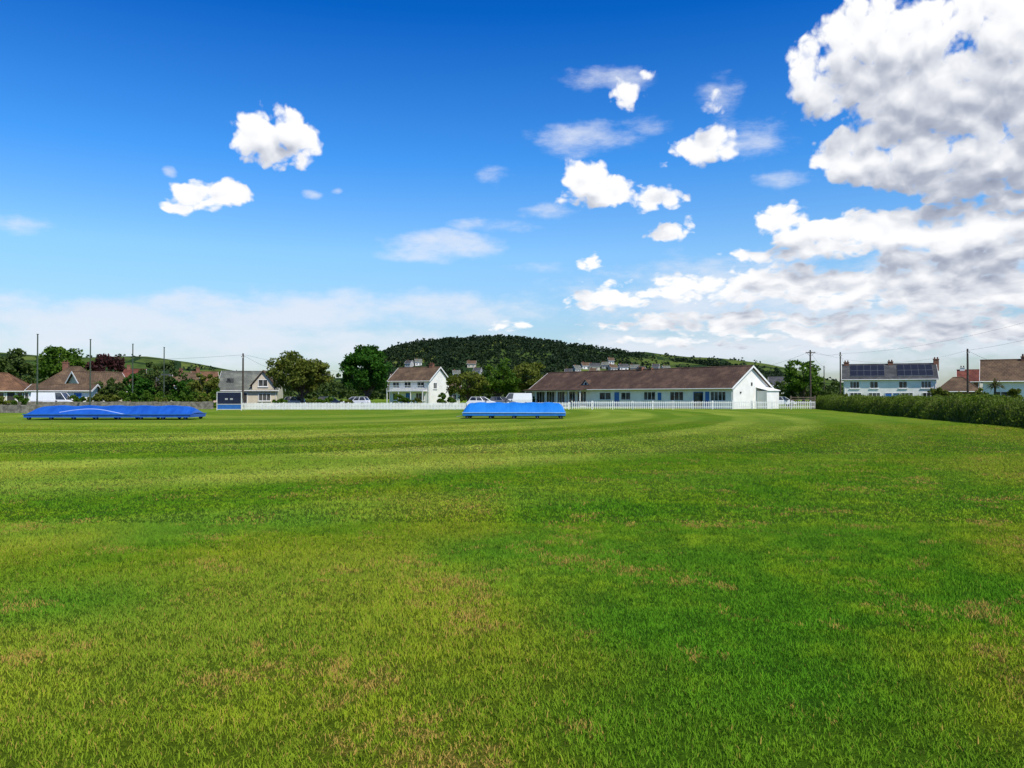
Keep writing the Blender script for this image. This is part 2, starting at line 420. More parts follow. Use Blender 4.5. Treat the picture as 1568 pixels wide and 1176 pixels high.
# ------------------------------------------------------------------ fences
def picket_fence(name, p0, p1, h, bw, gap, railz, post=2.4, pointed=True):
    p0 = Vector((*p0, 0)); p1 = Vector((*p1, 0)); L = (p1-p0).length; a = math.atan2(p1.y-p0.y, p1.x-p0.x)
    e = empty(name, p0, a); b = MB(); rng = random.Random(3); x = 0
    while x < L:
        hh = h+rng.uniform(-.02, .02); w = bw
        if pointed: b.prism([(x, .06), (x+w, .06), (x+w, hh-.05), (x+w/2, hh), (x, hh-.05)], -.022, 0.0)
        else: b.box((x, -.022, .06), (x+w, 0, hh))
        x += bw+gap
    b.obj('pickets', M_whitepaint, e)
    b = MB()
    for z in railz: b.box((0, .003, z), (L, .04, z+.07))
    b.obj('rails', M_whitepaint, e)
    b = MB(); x = 0
    while x <= L+.01:
        b.box((x-.05, .043, -.05), (x+.05, .143, h+.04)); x += post
    b.obj('posts', M_whitepaint, e)
picket_fence('white_picket_fence', (WX(368, 90), 90), (WX(712, 91), 91), 0.82, 0.13, 0.035, (.22, .55))
picket_fence('white_picket_fence', (WX(876, 93.5), 93.5), (WX(1248, 96), 96), 0.98, 0.075, 0.15, (.25, .75), 2.4)
picket_fence('white_picket_fence', (WX(712, 91)+.2, 91.05), (WX(876, 93.5)-.2, 93.45), 0.85, 0.09, 0.09, (.22, .6))

# ------------------------------------------------------------------ buildings
def window(fr, gl, x, z, w, h, y=0.0, axis='f', mull=1, sill=True):
    def tb(m, a, b):
        if axis == 'f': m.box((a[0], y-a[1], a[2]), (b[0], y-b[1], b[2]))
        elif axis == 'r': m.box((y+b[1], a[0], a[2]), (y+a[1], b[0], b[2]))
        else: m.box((y-a[1], a[0], a[2]), (y-b[1], b[0], b[2]))
    t_ = .07
    tb(gl, (x+t_, .012, z+t_), (x+w-t_, .0, z+h-t_))
    tb(fr, (x, .06, z), (x+t_, .0, z+h)); tb(fr, (x+w-t_, .06, z), (x+w, .0, z+h))
    tb(fr, (x+t_, .058, z+h-t_), (x+w-t_, .0, z+h)); tb(fr, (x+t_, .058, z), (x+w-t_, .0, z+t_))
    for k in range(mull):
        xx = x+w*(k+1)/(mull+1); tb(fr, (xx-.03, .05, z+t_), (xx+.03, .013, z+h-t_))
    if sill: tb(fr, (x-.08, .13, z-.09), (x+w+.08, .0, z-.003))

def house(name, x, y, rz, L, W, ev, rd, wall, roof, front=(), right=(), left=(), doors=(), chim=(), hip=0.0, over=0.35, doorm=None, framem=None, loc_z=0.0, bargem=None):
    e = empty(name, (x, y, loc_z), rz); framem = framem or M_whitepaint
    b = MB(); zb = -0.3
    ym = W/2
    if hip == 0:
        b.v += [(0, 0, zb), (L, 0, zb), (L, W, zb), (0, W, zb), (0, 0, ev), (L, 0, ev), (L, W, ev), (0, W, ev), (0, ym, rd-.05), (L, ym, rd-.05)]
        b.f += [(0, 1, 5, 4), (2, 3, 7, 6), (1, 2, 6, 9, 5), (3, 0, 4, 8, 7), (3, 2, 1, 0), (4, 5, 9, 8), (6, 7, 8, 9)]
    else: b.box((0, 0, zb), (L, W, ev))
    b.obj('walls', wall, e)
    sl = (rd-ev)/ym; th = .14; b = MB(); oe = over
    zr = rd+.02; zf = ev+.02-sl*oe
    if hip == 0:
        g_ = 0.3
        for sgn in (0, 1):
            y0 = -oe if sgn == 0 else W+oe
            A = (-g_, y0, zf); B = (L+g_, y0, zf); C = (L+g_, ym, zr); D = (-g_, ym, zr)
            bt = [A, B, C, D] if sgn == 0 else [B, A, D, C]
            b.hexa(bt, [(p[0], p[1], p[2]+th) for p in bt])
        b.obj('roof', roof, e)
        r = MB(); r.cyl((-g_-.01, ym, zr+th-.02), (L+g_+.01, ym, zr+th-.02), .11, n=8); r.obj('ridge_tiles', roof, e)
        r = MB()
        for xx0, xx1 in ((-g_-.04, -g_-.003), (L+g_+.003, L+g_+.04)):
            for y0 in (-oe, W+oe):
                q = [(xx0, y0, zf-.06), (xx1, y0, zf-.06), (xx1, ym, zr-.06), (xx0, ym, zr-.06)]
                r.hexa(q, [(p[0], p[1], p[2]+.24) for p in q])
        r.obj('bargeboards', bargem or framem, e)
    else:
        o = [(-oe, -oe), (L+oe, -oe), (L+oe, W+oe), (-oe, W+oe)]; zz = zf
        b.v += [(p[0], p[1], zz) for p in o]+[(p[0], p[1], zz+.1) for p in o]+[(hip, ym, zr+th), (L-hip, ym, zr+th)]
        b.f += [(3, 2, 1, 0), (0, 1, 5, 4), (1, 2, 6, 5), (2, 3, 7, 6), (3, 0, 4, 7), (4, 5, 9, 8), (5, 6, 9), (6, 7, 8, 9), (7, 4, 8)]
        b.obj('roof', roof, e)
        r = MB(); r.cyl((hip, ym, zr+th), (L-hip, ym, zr+th), .1, n=8)
        for hx, cx in ((hip, -oe), (L-hip, L+oe)):
            for cy in (-oe, W+oe): r.cyl((hx, ym, zr+th), (cx, cy, zf+.1), .08, n=6)
        r.obj('ridge_tiles', roof, e)
    g2 = MB(); g2.cyl((-.3, -oe-.07, zf+.06), (L+.3, -oe-.07, zf+.06), .06, n=8); g2.cyl((.15, -.06, zf), (.15, -.06, 0), .04, n=6)
    g2.cyl((L-.15, -.06, zf), (L-.15, -.06, 0), .04, n=6); g2.obj('gutters', framem, e)
    fr = MB(); gl = MB()
    for wdw in front: window(fr, gl, *wdw[:4], mull=wdw[4] if len(wdw) > 4 else 1)
    for wdw in right: window(fr, gl, *wdw[:4], y=L, axis='r')
    for wdw in left: window(fr, gl, *wdw[:4], y=0, axis='l')
    if fr.v: fr.obj('window_frames', framem, e); gl.obj('window_glass', M_glass, e)
    if doors:
        d = MB(); df = MB()
        for (dx, dw, dh) in doors:
            d.box((dx, -.03, 0), (dx+dw, 0, dh)); df.box((dx-.08, -.07, 0), (dx-.003, 0, dh+.08)); df.box((dx+dw+.003, -.07, 0), (dx+dw+.08, 0, dh+.08)); df.box((dx, -.068, dh+.003), (dx+dw, 0, dh+.08))
        d.obj('doors', doorm or M_bluepaint, e); df.obj('door_frames', framem, e)
    if chim:
        c = MB(); p = MB()
        for (cx, ch, cm) in chim:
            c.box((cx-.38, ym-.3, rd-1.0), (cx+.38, ym+.3, rd+ch)); c.box((cx-.44, ym-.36, rd+ch+.002), (cx+.44, ym+.36, rd+ch+.12))
            for q in (-.2, .2): p.cyl((cx+q, ym, rd+ch+.12), (cx+q, ym, rd+ch+.4), .11, .09, 8)
        c.obj('chimney', chim[0][2], e); p.obj('chimney_pots', M_roof_or, e)
    return e

# --- clubhouse pavilion
ax = Vector((26.7-3.2, 97-128, 0)); Lp = ax.length; ang = math.atan2(ax.y, ax.x)
ux, uy = ax.x/Lp, ax.y/Lp
def tpx(px):
    k = (px-784)/F; return (128*k-3.2)/(ux-uy*k)
Wp = 7.2; EV = 2.75; RD = 5.15
fw = []
for a, b_, z, h, mu in ((918, 936, 1.0, 1.1, 1), (951, 966, 1.0, 1.1, 1), (986, 1004, 1.0, 1.15, 2), (1026, 1047, .95, 1.2, 2), (1088, 1112, .95, 1.2, 3)):
    u0, u1 = tpx(a), tpx(b_); fw.append((u0, z, u1-u0, h, mu))
for k in range(5): fw.append((1.2+k*2.4, .5, 2.0, 1.75, 2))  # dark glazing added to stand in for the shade of the recessed veranda
pav = house('cricket_pavilion', 3.2, 128, ang, Lp, Wp, EV, RD, M_white, M_roof_pav, front=fw,
            right=[(5.3, 1.15, .9, 1.0)], doors=[(tpx(941), 1.0, 2.1), (tpx(1062), 1.6, 2.1)], over=.55)
b = MB(); b.box((tpx(1004)+.4, -.05, 1.0), (tpx(1010)+.3, 0, 2.0)); b.box((tpx(1083)-.3, -.05, .2), (tpx(1086), 0, 2.1)); b.obj('notice_boards', M_bluepaint, pav)
b = MB(); b.box((tpx(1062)+.1, -.045, .1), (tpx(1062)+1.5, -.032, 2.0)); b.obj('glazed_entrance', M_glass, pav)
b = MB()
for k in range(6): b.box((.4+k*2.55, -1.75, 0), (.52+k*2.55, -1.63, 2.25))
b.box((.3, -1.78, 2.253), (13.4, -1.6, 2.4)); b.obj('veranda_posts', M_whitepaint, pav)
b = MB(); q = [(0, -2.0, 2.36), (13.6, -2.0, 2.36), (13.6, -.5, 2.60), (0, -.5, 2.60)]; b.hexa(q, [(p[0], p[1], p[2]+.1) for p in q]); b.obj('veranda_roof', M_roof_pav, pav)
b = MB(); b.box((0.1, -2.0, .003), (13.5, -.02, .14)); b.obj('veranda_deck', M_grey_wall, pav)
u = tpx(893); b = MB()
b.v += [(u-.9, .5, 3.05), (u+.9, .5, 3.05), (u, .5, 3.85), (u-.9, 2.0, 3.05), (u+.9, 2.0, 3.05), (u, 2.0, 3.85)]; b.f += [(0, 1, 2), (3, 5, 4), (0, 2, 5, 3), (1, 4, 5, 2), (0, 3, 4, 1)]
b.obj('clock_gable', M_whitepaint, pav)
b = MB()
for sg in (-1, 1):
    q = [(u+sg*1.1, .35, 2.92), (u, .35, 3.9), (u, 2.1, 3.9), (u+sg*1.1, 2.1, 2.92)]
    if sg > 0: q = q[::-1]
    b.hexa(q, [(p[0], p[1], p[2]+.09) for p in q])
b.obj('clock_gable_roof', M_roof_pav, pav)
b = MB(); b.cyl((u, .47, 3.36), (u, .499, 3.36), .22, n=24); b.obj('clock_face', M_navy, pav)
b = MB(); b.box((20.0, 3.3, 4.9), (20.7, 3.9, 5.65)); b.box((22.0, 3.35, 4.9), (22.5, 3.85, 5.5)); b.obj('roof_vents', M_brick, pav)
b = MB(); b.box((Lp+.0, 3.5, 2.85), (Lp+.06, 3.75, 3.25)); b.box((Lp, 1.3, 1.9), (Lp+.1, 1.5, 2.1)); b.obj('gable_lamp', M_dark, pav)
b = MB(); b.box((Lp+.003, 4.6, -.2), (Lp+1.5, 7.1, 2.2)); q = [(Lp+.003, 4.5, 2.6), (Lp+.003, 7.2, 2.6), (Lp+1.65, 7.2, 2.2), (Lp+1.65, 4.5, 2.2)][::-1]
b.hexa(q, [(p[0], p[1], p[2]+.08) for p in q]); b.obj('lean_to', M_white, pav)
b = MB(); b.box((-.02, -.03, 0), (tpx(1058), -.003, .28)); b.obj('plinth', M_grey_wall, pav)

# --- other houses
def hs(name, px0, px1, y, W, ev_py, rd_py, rz=0, **k):
    a = math.radians(rz); k1 = (px1-784)/F
    x0 = WX(px0, y); L = (k1*y-x0)/(math.cos(a)-k1*math.sin(a))
    return house(name, x0, y, a, L, W, max(2.3, WZ(ev_py, y)), WZ(rd_py, y+W/2), k.pop('wall', M_white), k.pop('roof', M_roof_br), **k)
hs('bungalow', -60, 40, 104, 8, 598, 573, 20, roof=M_roof_or, wall=M_cream, hip=3, front=[(3.3, .9, 1.6, 1.2), (6.3, .9, 1.4, 1.2)], doors=[(5.2, .9, 2.05)], doorm=M_dark)
e = hs('bungalow', 48, 150, 112, 9, 597, 563, 12, roof=M_roof_br, wall=M_cream, hip=3.6, front=[(1.0, .9, 1.8, 1.2, 2), (5.6, .9, 1.8, 1.2, 2)], doors=[(4.0, .95, 2.05)], doorm=mat('red_door', (.45, .03, .03)), chim=[(3.0, .7, M_brick)])
house('bungalow', WX(128, 106), 106, math.radians(58), 6.5, 4.6, 2.4, 4.7, M_cream, M_roof_br, left=[(1.5, .9, 1.6, 1.2)], front=[(1.4, .9, 1.8, 1.1, 2)])
house('bungalow', WX(40, 99), 99.5, math.radians(8), 7.2, 3.2, 2.25, 2.9, M_white, M_roof_br, front=[(.8, .8, 1.6, 1.1, 2), (3.4, .8, 1.2, 1.1)], doors=[(5.3, .9, 1.95)], doorm=M_bluepaint)
for (a, b_, y, e_, r_, rf, wl, rz) in ((188, 222, 190, 585, 566, M_roof_red, M_brick, 25), (262, 300, 170, 590, 572, M_roof_br, M_cream, 12),
                                       (296, 334, 185, 588, 570, M_roof_or, M_pink, 25), (232, 262, 230, 586, 574, M_roof_gr, M_white, 20)):
    hs('terraced_house', a, b_, y, 8, e_, r_, rz, roof=rf, wall=wl, front=[(.7, 1.0, 1.3, 1.2), (3.0, 1.0, 1.3, 1.2), (.7, 3.2, 1.3, 1.1), (3.0, 3.2, 1.3, 1.1)], chim=[(1.2, .9, M_brick)])
ch = hs('chalet_house', 334, 424, 122, 9, 597, 570, 10, roof=M_roof_gn, wall=M_cream, front=[(.8, .8, 1.5, 1.2), (5.9, .8, 1.8, 1.2, 2)], doors=[(3.2, 1.0, 2.0)], doorm=M_dark)
b = MB(); r = MB(); gf = MB(); gg = MB()
for u0, u1, zt in ((5.0, 8.2, 5.35),):
    um = (u0+u1)/2
    b.prism([(u0, 2.5), (u1, 2.5), (u1, 3.3), (um, zt), (u0, 3.3)], -.25, 3.2)
    for s_, ue in ((1, u0-.3), (-1, u1+.3)):
        q = [(ue, -.6, 3.05), (um, -.6, zt+.05), (um, 3.5, zt+.05), (ue, 3.5, 3.05)]
        if s_ < 0: q = q[::-1]
        r.hexa(q, [(p[0], p[1], p[2]+.14) for p in q])
    window(gf, gg, um-.7, 3.0, 1.4, 1.1, y=-.25)
b.obj('dormer_gables', M_cream, ch); r.obj('dormer_roofs', M_roof_br, ch); gf.obj('dormer_frames', M_whitepaint, ch); gg.obj('dormer_glass', M_glass, ch)
b = MB(); b.box((1.0, 1.5, 3.6), (2.0, 1.6, 4.3)); b.obj('skylight', M_glass, ch)

wh = house('white_house', WX(594, 140), 142, math.radians(-28), 8.4, 6.2, 4.3, 6.5, M_white, M_roof_br,
           front=[(.7, .8, 1.6, 1.3, 2), (5.6, .8, 1.8, 1.3, 2), (.7, 3.0, 1.4, 1.0), (3.2, 3.0, 1.4, 1.0), (5.9, 3.0, 1.5, 1.0)], right=[(1.2, 2.8, 1.1, 1.1), (3.8, .9, 1.3, 1.2)], doors=[(3.5, 1.1, 2.1)], chim=[(6.8, .6, M_brick)])
b = MB(); b.box((.3, -1.4, 2.35), (8.0, -.003, 2.5))
for k in range(4): b.box((.35+k*2.5, -1.38, 0), (.47+k*2.5, -1.26, 2.347))
for k in range(26): b.box((.32+k*.3, -1.38, 2.503), (.36+k*.3, -1.34, 3.3))
b.box((.3, -1.4, 3.303), (8.0, -1.32, 3.37)); b.obj('balcony', M_whitepaint, wh)
hs('bungalow', 662, 704, 150, 7, 600, 588, 5, roof=M_roof_br, wall=M_white, front=[(.6, .8, 1.4, 1.1), (3.1, .8, 1.4, 1.1)])
hs('bungalow', 596, 628, 168, 8, 590, 574, 0, roof=M_roof_br, wall=M_cream, front=[(.6, .8, 1.4, 1.1)])

SE, SR = 580.5, 560
sev = WZ(SE, 128); srd = WZ(SR, 128+3.75)
sh = hs('semi_detached_houses', 1292, 1434, 128, 7.5, SE, SR, -23, roof=M_roof_gr, wall=M_white,
        front=[(.9, 2.75, 1.4, 1.1, 2), (3.8, 2.75, 1.2, 1.1), (7.9, 2.75, 1.2, 1.1), (11.0, 2.75, 1.4, 1.1, 2), (.9, .8, 1.7, 1.3, 2), (3.6, .8, 1.7, 1.3, 2), (8.2, .8, 1.7, 1.3, 2), (11.2, .8, 1.7, 1.3, 2)],
        doors=[(6.0, .9, 2.0), (7.1, .9, 2.0)], chim=[(.4, .45, M_brick), (6.9, .45, M_brick), (13.4, .75, M_brick)], doorm=M_bluepaint)
sl = (srd-sev)/3.75
b = MB(); fr = MB()
for x0, n in ((1.0, 5), (7.8, 5)):
    for i in range(n):
        for j in range(2):
            xa = x0+i*1.0; xb = xa+.95
            ya = .35+j*1.5; yb = ya+1.4; off = .26
            q = [(xa, ya, sev+sl*ya+off), (xb, ya, sev+sl*ya+off), (xb, yb, sev+sl*yb+off), (xa, yb, sev+sl*yb+off)]
            b.hexa(q, [(p[0], p[1], p[2]+.04) for p in q])
            q2 = [(xa-.02, ya-.03, sev+sl*(ya-.03)+off-.03), (xb+.02, ya-.03, sev+sl*(ya-.03)+off-.03), (xb+.02, yb+.03, sev+sl*(yb+.03)+off-.03), (xa-.02, yb+.03, sev+sl*(yb+.03)+off-.03)]
            fr.hexa(q2, [(p[0], p[1], p[2]+.045) for p in q2])
b.obj('solar_panels', M_solar, sh); fr.obj('solar_frames', M_steel, sh)
hs('bungalow', 1505, 1660, 92, 8, 583, 554, -31, roof=M_roof_br, wall=M_white, front=[(1.0, .9, 1.5, 1.2), (4.5, .9, 1.5, 1.2)], chim=[(4.2, .4, M_brick)])
hs('bungalow', 1436, 1500, 118, 7, 602, 580, -28, roof=M_roof_br, wall=M_brick, hip=2, front=[(1.0, .9, 1.5, 1.2)])
hs('red_roofed_house', 1468, 1500, 140, 7, 584, 568, -29, roof=M_roof_red, wall=M_brick, front=[(1.0, 3.0, 1.2, 1.1)], chim=[(.6, .5, M_white)])
hs('terraced_house', 1178, 1206, 210, 8, 590, 578, -18, roof=M_roof_gr, wall=M_white, front=[(1, 1, 1.2, 1.1)])

b = MB(); rng = random.Random(8); x = -62.0
while x < -42.0:
    w = rng.uniform(.5, .9); b.box((x, 75.0-rng.uniform(0, .04), -.1), (x+w-.01, 75.4, .72+rng.uniform(0, .06))); x += w
b.obj('stone_wall', M_stone, None, bevel=.03)
b = MB(); x = -62.0
while x < -36:
    w = rng.uniform(.5, .9); b.box((x, 96-rng.uniform(0, .04), -.1), (x+w-.01, 96.25, .85+rng.uniform(0, .08))); x += w
b.obj('garden_wall', M_stone, None)

# ------------------------------------------------------------------ poles and wires
def wire(b, p0, p1, sag, r=0.012, n=14):
    p0 = Vector(p0); p1 = Vector(p1); prev = p0
    for i in range(1, n+1):
        t_ = i/n; p = p0.lerp(p1, t_)-Vector((0, 0, sag*4*t_*(1-t_))); b.cyl(prev, p, r, r, 5); prev = p
def utility_pole(px, y, py, arm=True, r=.13):
    x = WX(px, y); h = WZ(py, y); e = empty('utility_pole', (x, y, 0)); b = MB()
    b.cyl((0, 0, -.2), (0, 0, h), r*1.15, r*.8, 10); b.obj('pole', M_woodpole, e)
    b = MB(); ins = MB()
    if arm:
        b.box((-.7, -.16, h-.45), (.7, -.07, h-.33)); b.cyl((-.5, -.11, h-.45), (0, -.1, h-1.0), .02); b.cyl((.5, -.11, h-.45), (0, -.1, h-1.0), .02)
        for q in (-.62, -.25, .25, .62): ins.cyl((q, -.115, h-.33), (q, -.115, h-.16), .05, .03, 8)
    else: b.box((-.2, -.14, h-.5), (.2, -.1, h-.4)); ins.cyl((0, -.12, h-.6), (0, -.12, h-.4), .05, .05, 8)
    b.obj('crossarm', M_woodpole, e); ins.obj('insulators', M_white, e); return Vector((x, y, h-.2))
pA = utility_pole(372, 108, 541, False); pB = utility_pole(1241, 118, 536); pC = utility_pole(1287, 112, 539, False, .1); pD = utility_pole(1482, 100, 534, False)
pE = utility_pole(1490+500, 46, 380, False); pF = utility_pole(1262, 160, 560, False, .1)
for (px, y, py) in ((57, 84, 512), (138, 91.5, 520), (203, 99.6, 527), (251, 106, 532)):
    e = empty('net_post', (WX(px, y), y, 0)); h = WZ(py, y)
    b = MB(); b.cyl((0, 0, -.1), (0, 0, h), .085, .065, 10); b.obj('post', M_greenpost, e)
    b = MB(); b.box((-.09, -.09, h), (.09, .09, h+.05)); b.cyl((0, -.05, 1.2), (0, -.16, 1.2), .03); b.obj('cap_and_cleat', M_dark, e)
b = MB()
wire(b, pA, (-80, 130, 8.2), .7); wire(b, pA, (WX(425, 121), 122, 5.4), .3); wire(b, pA+Vector((.3, 0, 0)), (WX(600, 142), 143, 5.6), .8)
wire(b, pB, pC, .4); wire(b, pB, pF, .4); wire(b, pC, (WX(1300, 127), 128, 6.2), .3); wire(b, pB+Vector((.5, 0, 0)), pD, 1.6, .008)
wire(b, pD, pE, .8, .010); wire(b, pC, pE+Vector((0, 0, 1)), 1.6, .008); wire(b, pB, (WX(1100, 118), 105, 4.8), .3)
wire(b, pD, (WX(1560, 94), 94, 4.8), .3)
b.obj('overhead_wires', M_black)

y = 88; e = empty('scoreboard', (WX(332, y), y, 0)); w = WX(370, y)-WX(332, y); h = WZ(600, y)
b = MB(); b.box((.08, 0, .70), (w-.08, .12, h-.06)); b.obj('board', M_navy, e)
b = MB(); b.box((.08, .0, .14), (w-.08, .1, .65)); b.obj('lower_panel', M_bluepaint, e)
b = MB()
for xx in (0, w-.05): b.box((xx, -.03, -.1), (xx+.05, .14, h))
b.box((.053, -.03, h-.055), (w-.053, .13, h)); b.box((.053, -.03, .65), (w-.053, .13, .697)); b.box((.053, -.03, .09), (w-.053, .13, .135))
for xx in (.0, w-.07): b.cyl((xx+.035, .14, 1.4), (xx+.035, 1.1, 0), .03)
b.obj('frame', M_whitepaint, e)
b = MB()
for k in range(2): b.box((w/2-.45+k*.55, -.012, 1.15), (w/2-.15+k*.55, -.002, 1.33))
b.obj('number_plates', M_grey_wall, e)

e = empty('timber_gate', (WX(1212, 99), 99, 0)); b = MB()
for z in (.2, .5, .8, 1.1, 1.35): b.box((0, 0, z), (2.8, .04, z+.1))
for xx in (-.16, 2.8): b.box((xx, -.05, -.1), (xx+.16, .1, 1.6))
q = [(0, -.03, .2), (.12, -.03, .2), (2.8, -.03, 1.35), (2.68, -.03, 1.35)]; b.hexa([(p[0], -.03, p[2]) for p in q], [(p[0], -.004, p[2]) for p in q]); b.obj('gate_rails_and_posts', M_wood, e)

# ------------------------------------------------------------------ vehicles
def car(name, x, y, rz, col, van=False):
    e = empty(name, (x, y, 0.004), rz)
    pm = mat('car_paint', col, .25, .03, 1, spec=.6)
    if van: L, H, W = 4.9, 2.0, 1.85; prof = [(-2.4, .3), (2.35, .3), (2.45, .55), (2.4, .95), (1.7, 1.12), (-2.42, 1.12), (-2.45, .5)]; gh = ((-2.42, 1.68), (-2.35, 1.02))
    else: L, H, W = 4.1, 1.45, 1.7; prof = [(-1.95, .28), (1.95, .28), (2.05, .5), (2.0, .72), (1.1, .92), (-1.75, .95), (-2.02, .8), (-2.05, .45)]; gh = ((-1.8, 1.15), (-1.45, .35))
    b = MB(); b.prism(prof, -W/2, W/2); b.obj('body', pm, e, bevel=.07)
    z0 = prof[4][1]-.03; (xa, xb), (ta, tb) = gh; zt = H; wi = W/2-.04; wt = W/2-.2
    g_ = MB(); g_.hexa([(xa, -wi, z0), (xb, -wi, z0), (xb, wi, z0), (xa, wi, z0)], [(ta, -wt, zt-.05), (tb, -wt, zt-.05), (tb, wt, zt-.05), (ta, wt, zt-.05)]); g_.obj('glasshouse', M_glass, e)
    r = MB(); r.box((ta-.03, -wt-.02, zt-.048), (tb+.03, wt+.02, zt))
    for sy in (-1, 1):
        for f0 in (0.0, .36, .68, 1.0):
            xb_, xt_ = xa+(xb-xa)*f0, ta+(tb-ta)*f0
            r.cyl((xb_, sy*(wi+.0), z0), (xt_, sy*(wt+.01), zt-.03), .045, .035, 6)
        if van:
            r.hexa([(xa, sy*(wi-.01), z0), (.5, sy*(wi-.01), z0), (.5, sy*(wi+.02), z0), (xa, sy*(wi+.02), z0)], [(ta, sy*(wt), zt-.04), (.35, sy*wt, zt-.04), (.35, sy*(wt+.03), zt-.04), (ta, sy*(wt+.03), zt-.04)])
    r.obj('roof_and_pillars', pm, e, bevel=.01)
    w = MB(); hb = MB()
    for wx in (-L*.31, L*.32):
        for sy in (-1, 1):
            yy_ = sy*(W/2-.1); w.cyl((wx, yy_-.11, .32), (wx, yy_+.11, .32), .32, n=20); hb.cyl((wx, yy_-.12, .32), (wx, yy_+.12, .32), .19, n=12)
    w.obj('tyres', M_black, e); hb.obj('wheel_rims', M_steel, e)
    l = MB()
    for sy in (-1, 1): l.box((L/2-.12, sy*.6-.18, .58), (L/2+.005, sy*.6+.18, .72))
    l.obj('headlights', M_glass, e)
    l = MB()
    for sy in (-1, 1): l.box((-L/2-.005, sy*.65-.12, .62), (-L/2+.1, sy*.65+.12, .8)); l.box((.55, sy*(W/2+.1)-.08, .9), (.7, sy*(W/2+.1)+.08, 1.03))
    l.obj('tail_lights_and_mirrors', M_dark, e)
white = (.75, .75, .76)
for (px, y, rz, col, van, nm) in ((738, 112, 0, white, False, 'parked_car'), (768, 118, 3, (.12, .13, .15), False, 'parked_car'), (790, 122, 180, white, True, 'parked_van'),
                                  (545, 116, 170, white, False, 'parked_car'), (505, 120, 10, (.1, .12, .2), False, 'parked_car'), (455, 118, 0, (.35, .36, .38), False, 'parked_car'),
                                  (84, 97.8, 5, white, True, 'parked_van'), (1272, 108, 20, (.5, .02, .015), False, 'parked_car'), (1196, 122, 0, white, False, 'parked_car')):
    car(nm, WX(px, y), y, math.radians(rz), col, van)
b = MB(); b.poly([(-90, 107, .004), (0, 107, .004), (0, 122, .004), (-90, 122, .004)]); b.obj('car_park', M_asphalt)

# ------------------------------------------------------------------ trees
tree('ash_tree', WX(98, 140), 140, WZ(524, 140), 4.6, L_green, M_bark, 11, .15, 7000, .27)
tree('copper_beech_tree', WX(158, 145), 145, WZ(535, 145), 3.7, L_copper, M_bark, 12, .15, 5000, .27)
tree('sycamore_tree', WX(462, 115), 115, WZ(537, 115), 4.5, L_olive, M_bark, 13, .17, 11000, .2, 110)
tree('maple_tree', WX(562, 118), 118, WZ(528, 118), 3.9, L_deep, M_bark, 14, .14, 11000, .22, 90)
tree('lime_tree', WX(716, 130), 130, WZ(566, 130), 3.4, L_olive, M_bark, 15, .2, 4200, .2)
tree('lime_tree', WX(765, 132), 132, WZ(556, 132), 4.4, L_green, M_bark, 16, .2, 6000, .2)
tree('lime_tree', WX(806, 136), 136, WZ(552, 136), 4.0, L_olive, M_bark, 17, .2, 5200, .2)
tree('oak_tree', WX(1230, 150), 150, WZ(549, 150), 3.5, L_green, M_bark, 18, .15, 4500, .25)
tree('oak_tree', WX(20, 150), 150, WZ(538, 150), 4.8, L_dist, M_bark, 19, .1, 5000, .28)
tree('hawthorn_tree', WX(237, 118), 118, WZ(553, 118), 3.1, L_dist, M_bark, 20, .1, 4500, .2)
tree('hawthorn_tree', WX(212, 112), 112, WZ(568, 112), 2.4, L_deep, M_bark, 21, .1, 3000, .2)
tree('hawthorn_tree', WX(315, 116), 116, WZ(572, 116), 2.6, L_olive, M_bark, 22, .1, 3400, .2)
tree('hawthorn_tree', WX(276, 122), 122, WZ(572, 122), 2.8, L_deep, M_bark, 23, .1, 3400, .2)
tree('hawthorn_tree', WX(168, 104), 104, WZ(578, 104), 2.0, L_dist, M_bark, 24, .1, 3000, .17)

rng = np.random.default_rng(9); cr = []
def mass(px0, px1, y0, y1, top_py, n, r=3.2):
    for _ in range(n):
        y = y0+(y1-y0)*rng.random(); x = WX(px0+(px1-px0)*rng.random(), y); h = max(1.5, WZ(top_py+rng.uniform(-5, 9), y))
        rr = r*(0.7+.6*rng.random()); cr.append((x, y, h*.5, rr, rr, h*.5, 14, 420, .36))
mass(-260, 60, 150, 200, 556, 16); mass(150, 345, 135, 175, 588, 24, 2.4); mass(170, 420, 190, 260, 572, 34)
mass(395, 720, 165, 240, 577, 44); mass(820, 1180, 160, 240, 585, 26); mass(1180, 1300, 150, 220, 584, 18); mass(1280, 1850, 170, 260, 592, 34)
mass(670, 850, 150, 175, 580, 14, 2.6)
leaf_mass('distant_trees', cr, L_dist, 10)
def shrubs(name, items, leafm, seed):
    for k, (px, y, w, h) in enumerate(items):
        leaf_mass(name, [(0, 0, h*.45, w, w*.8, h*.6, 22, 1800, .14)], leafm, seed+k, None, (WX(px, y), y, 0))
shrubs('garden_shrub', [(186, 101, 1.6, 2.0), (205, 99, 1.7, 2.3), (232, 104, 1.9, 2.4), (262, 103, 1.6, 1.8), (292, 105, 2.0, 2.6), (322, 104, 1.7, 2.6), (430, 104, 1.2, 1.4), (500, 104, 1.6, 1.4), (612, 122, 1.5, 1.8), (684, 112, 1.5, 1.8), (812, 128, 1.4, 1.8), (835, 134, 1.5, 2.4), (30, 94, 1.1, 1.5), (120, 98, 1.3, 1.6)], L_green, 40)
shrubs('garden_shrub', [(168, 100, 1.3, 1.8), (250, 100, 1.4, 1.6), (310, 101, 1.2, 1.7), (478, 106, 1.3, 1.3), (530, 104, 1.2, 1.2), (640, 124, 1.1, 1.3), (1262, 101, 1.3, 1.9), (1292, 98, 1.6, 2.0), (1440, 88, 1.6, 2.4), (1458, 86, 1.3, 2.2), (1500, 84, 1.3, 2.3), (1545, 76, 1.4, 2.6), (5, 92, 1.0, 1.4), (146, 97, 1.2, 1.9)], L_olive, 70)
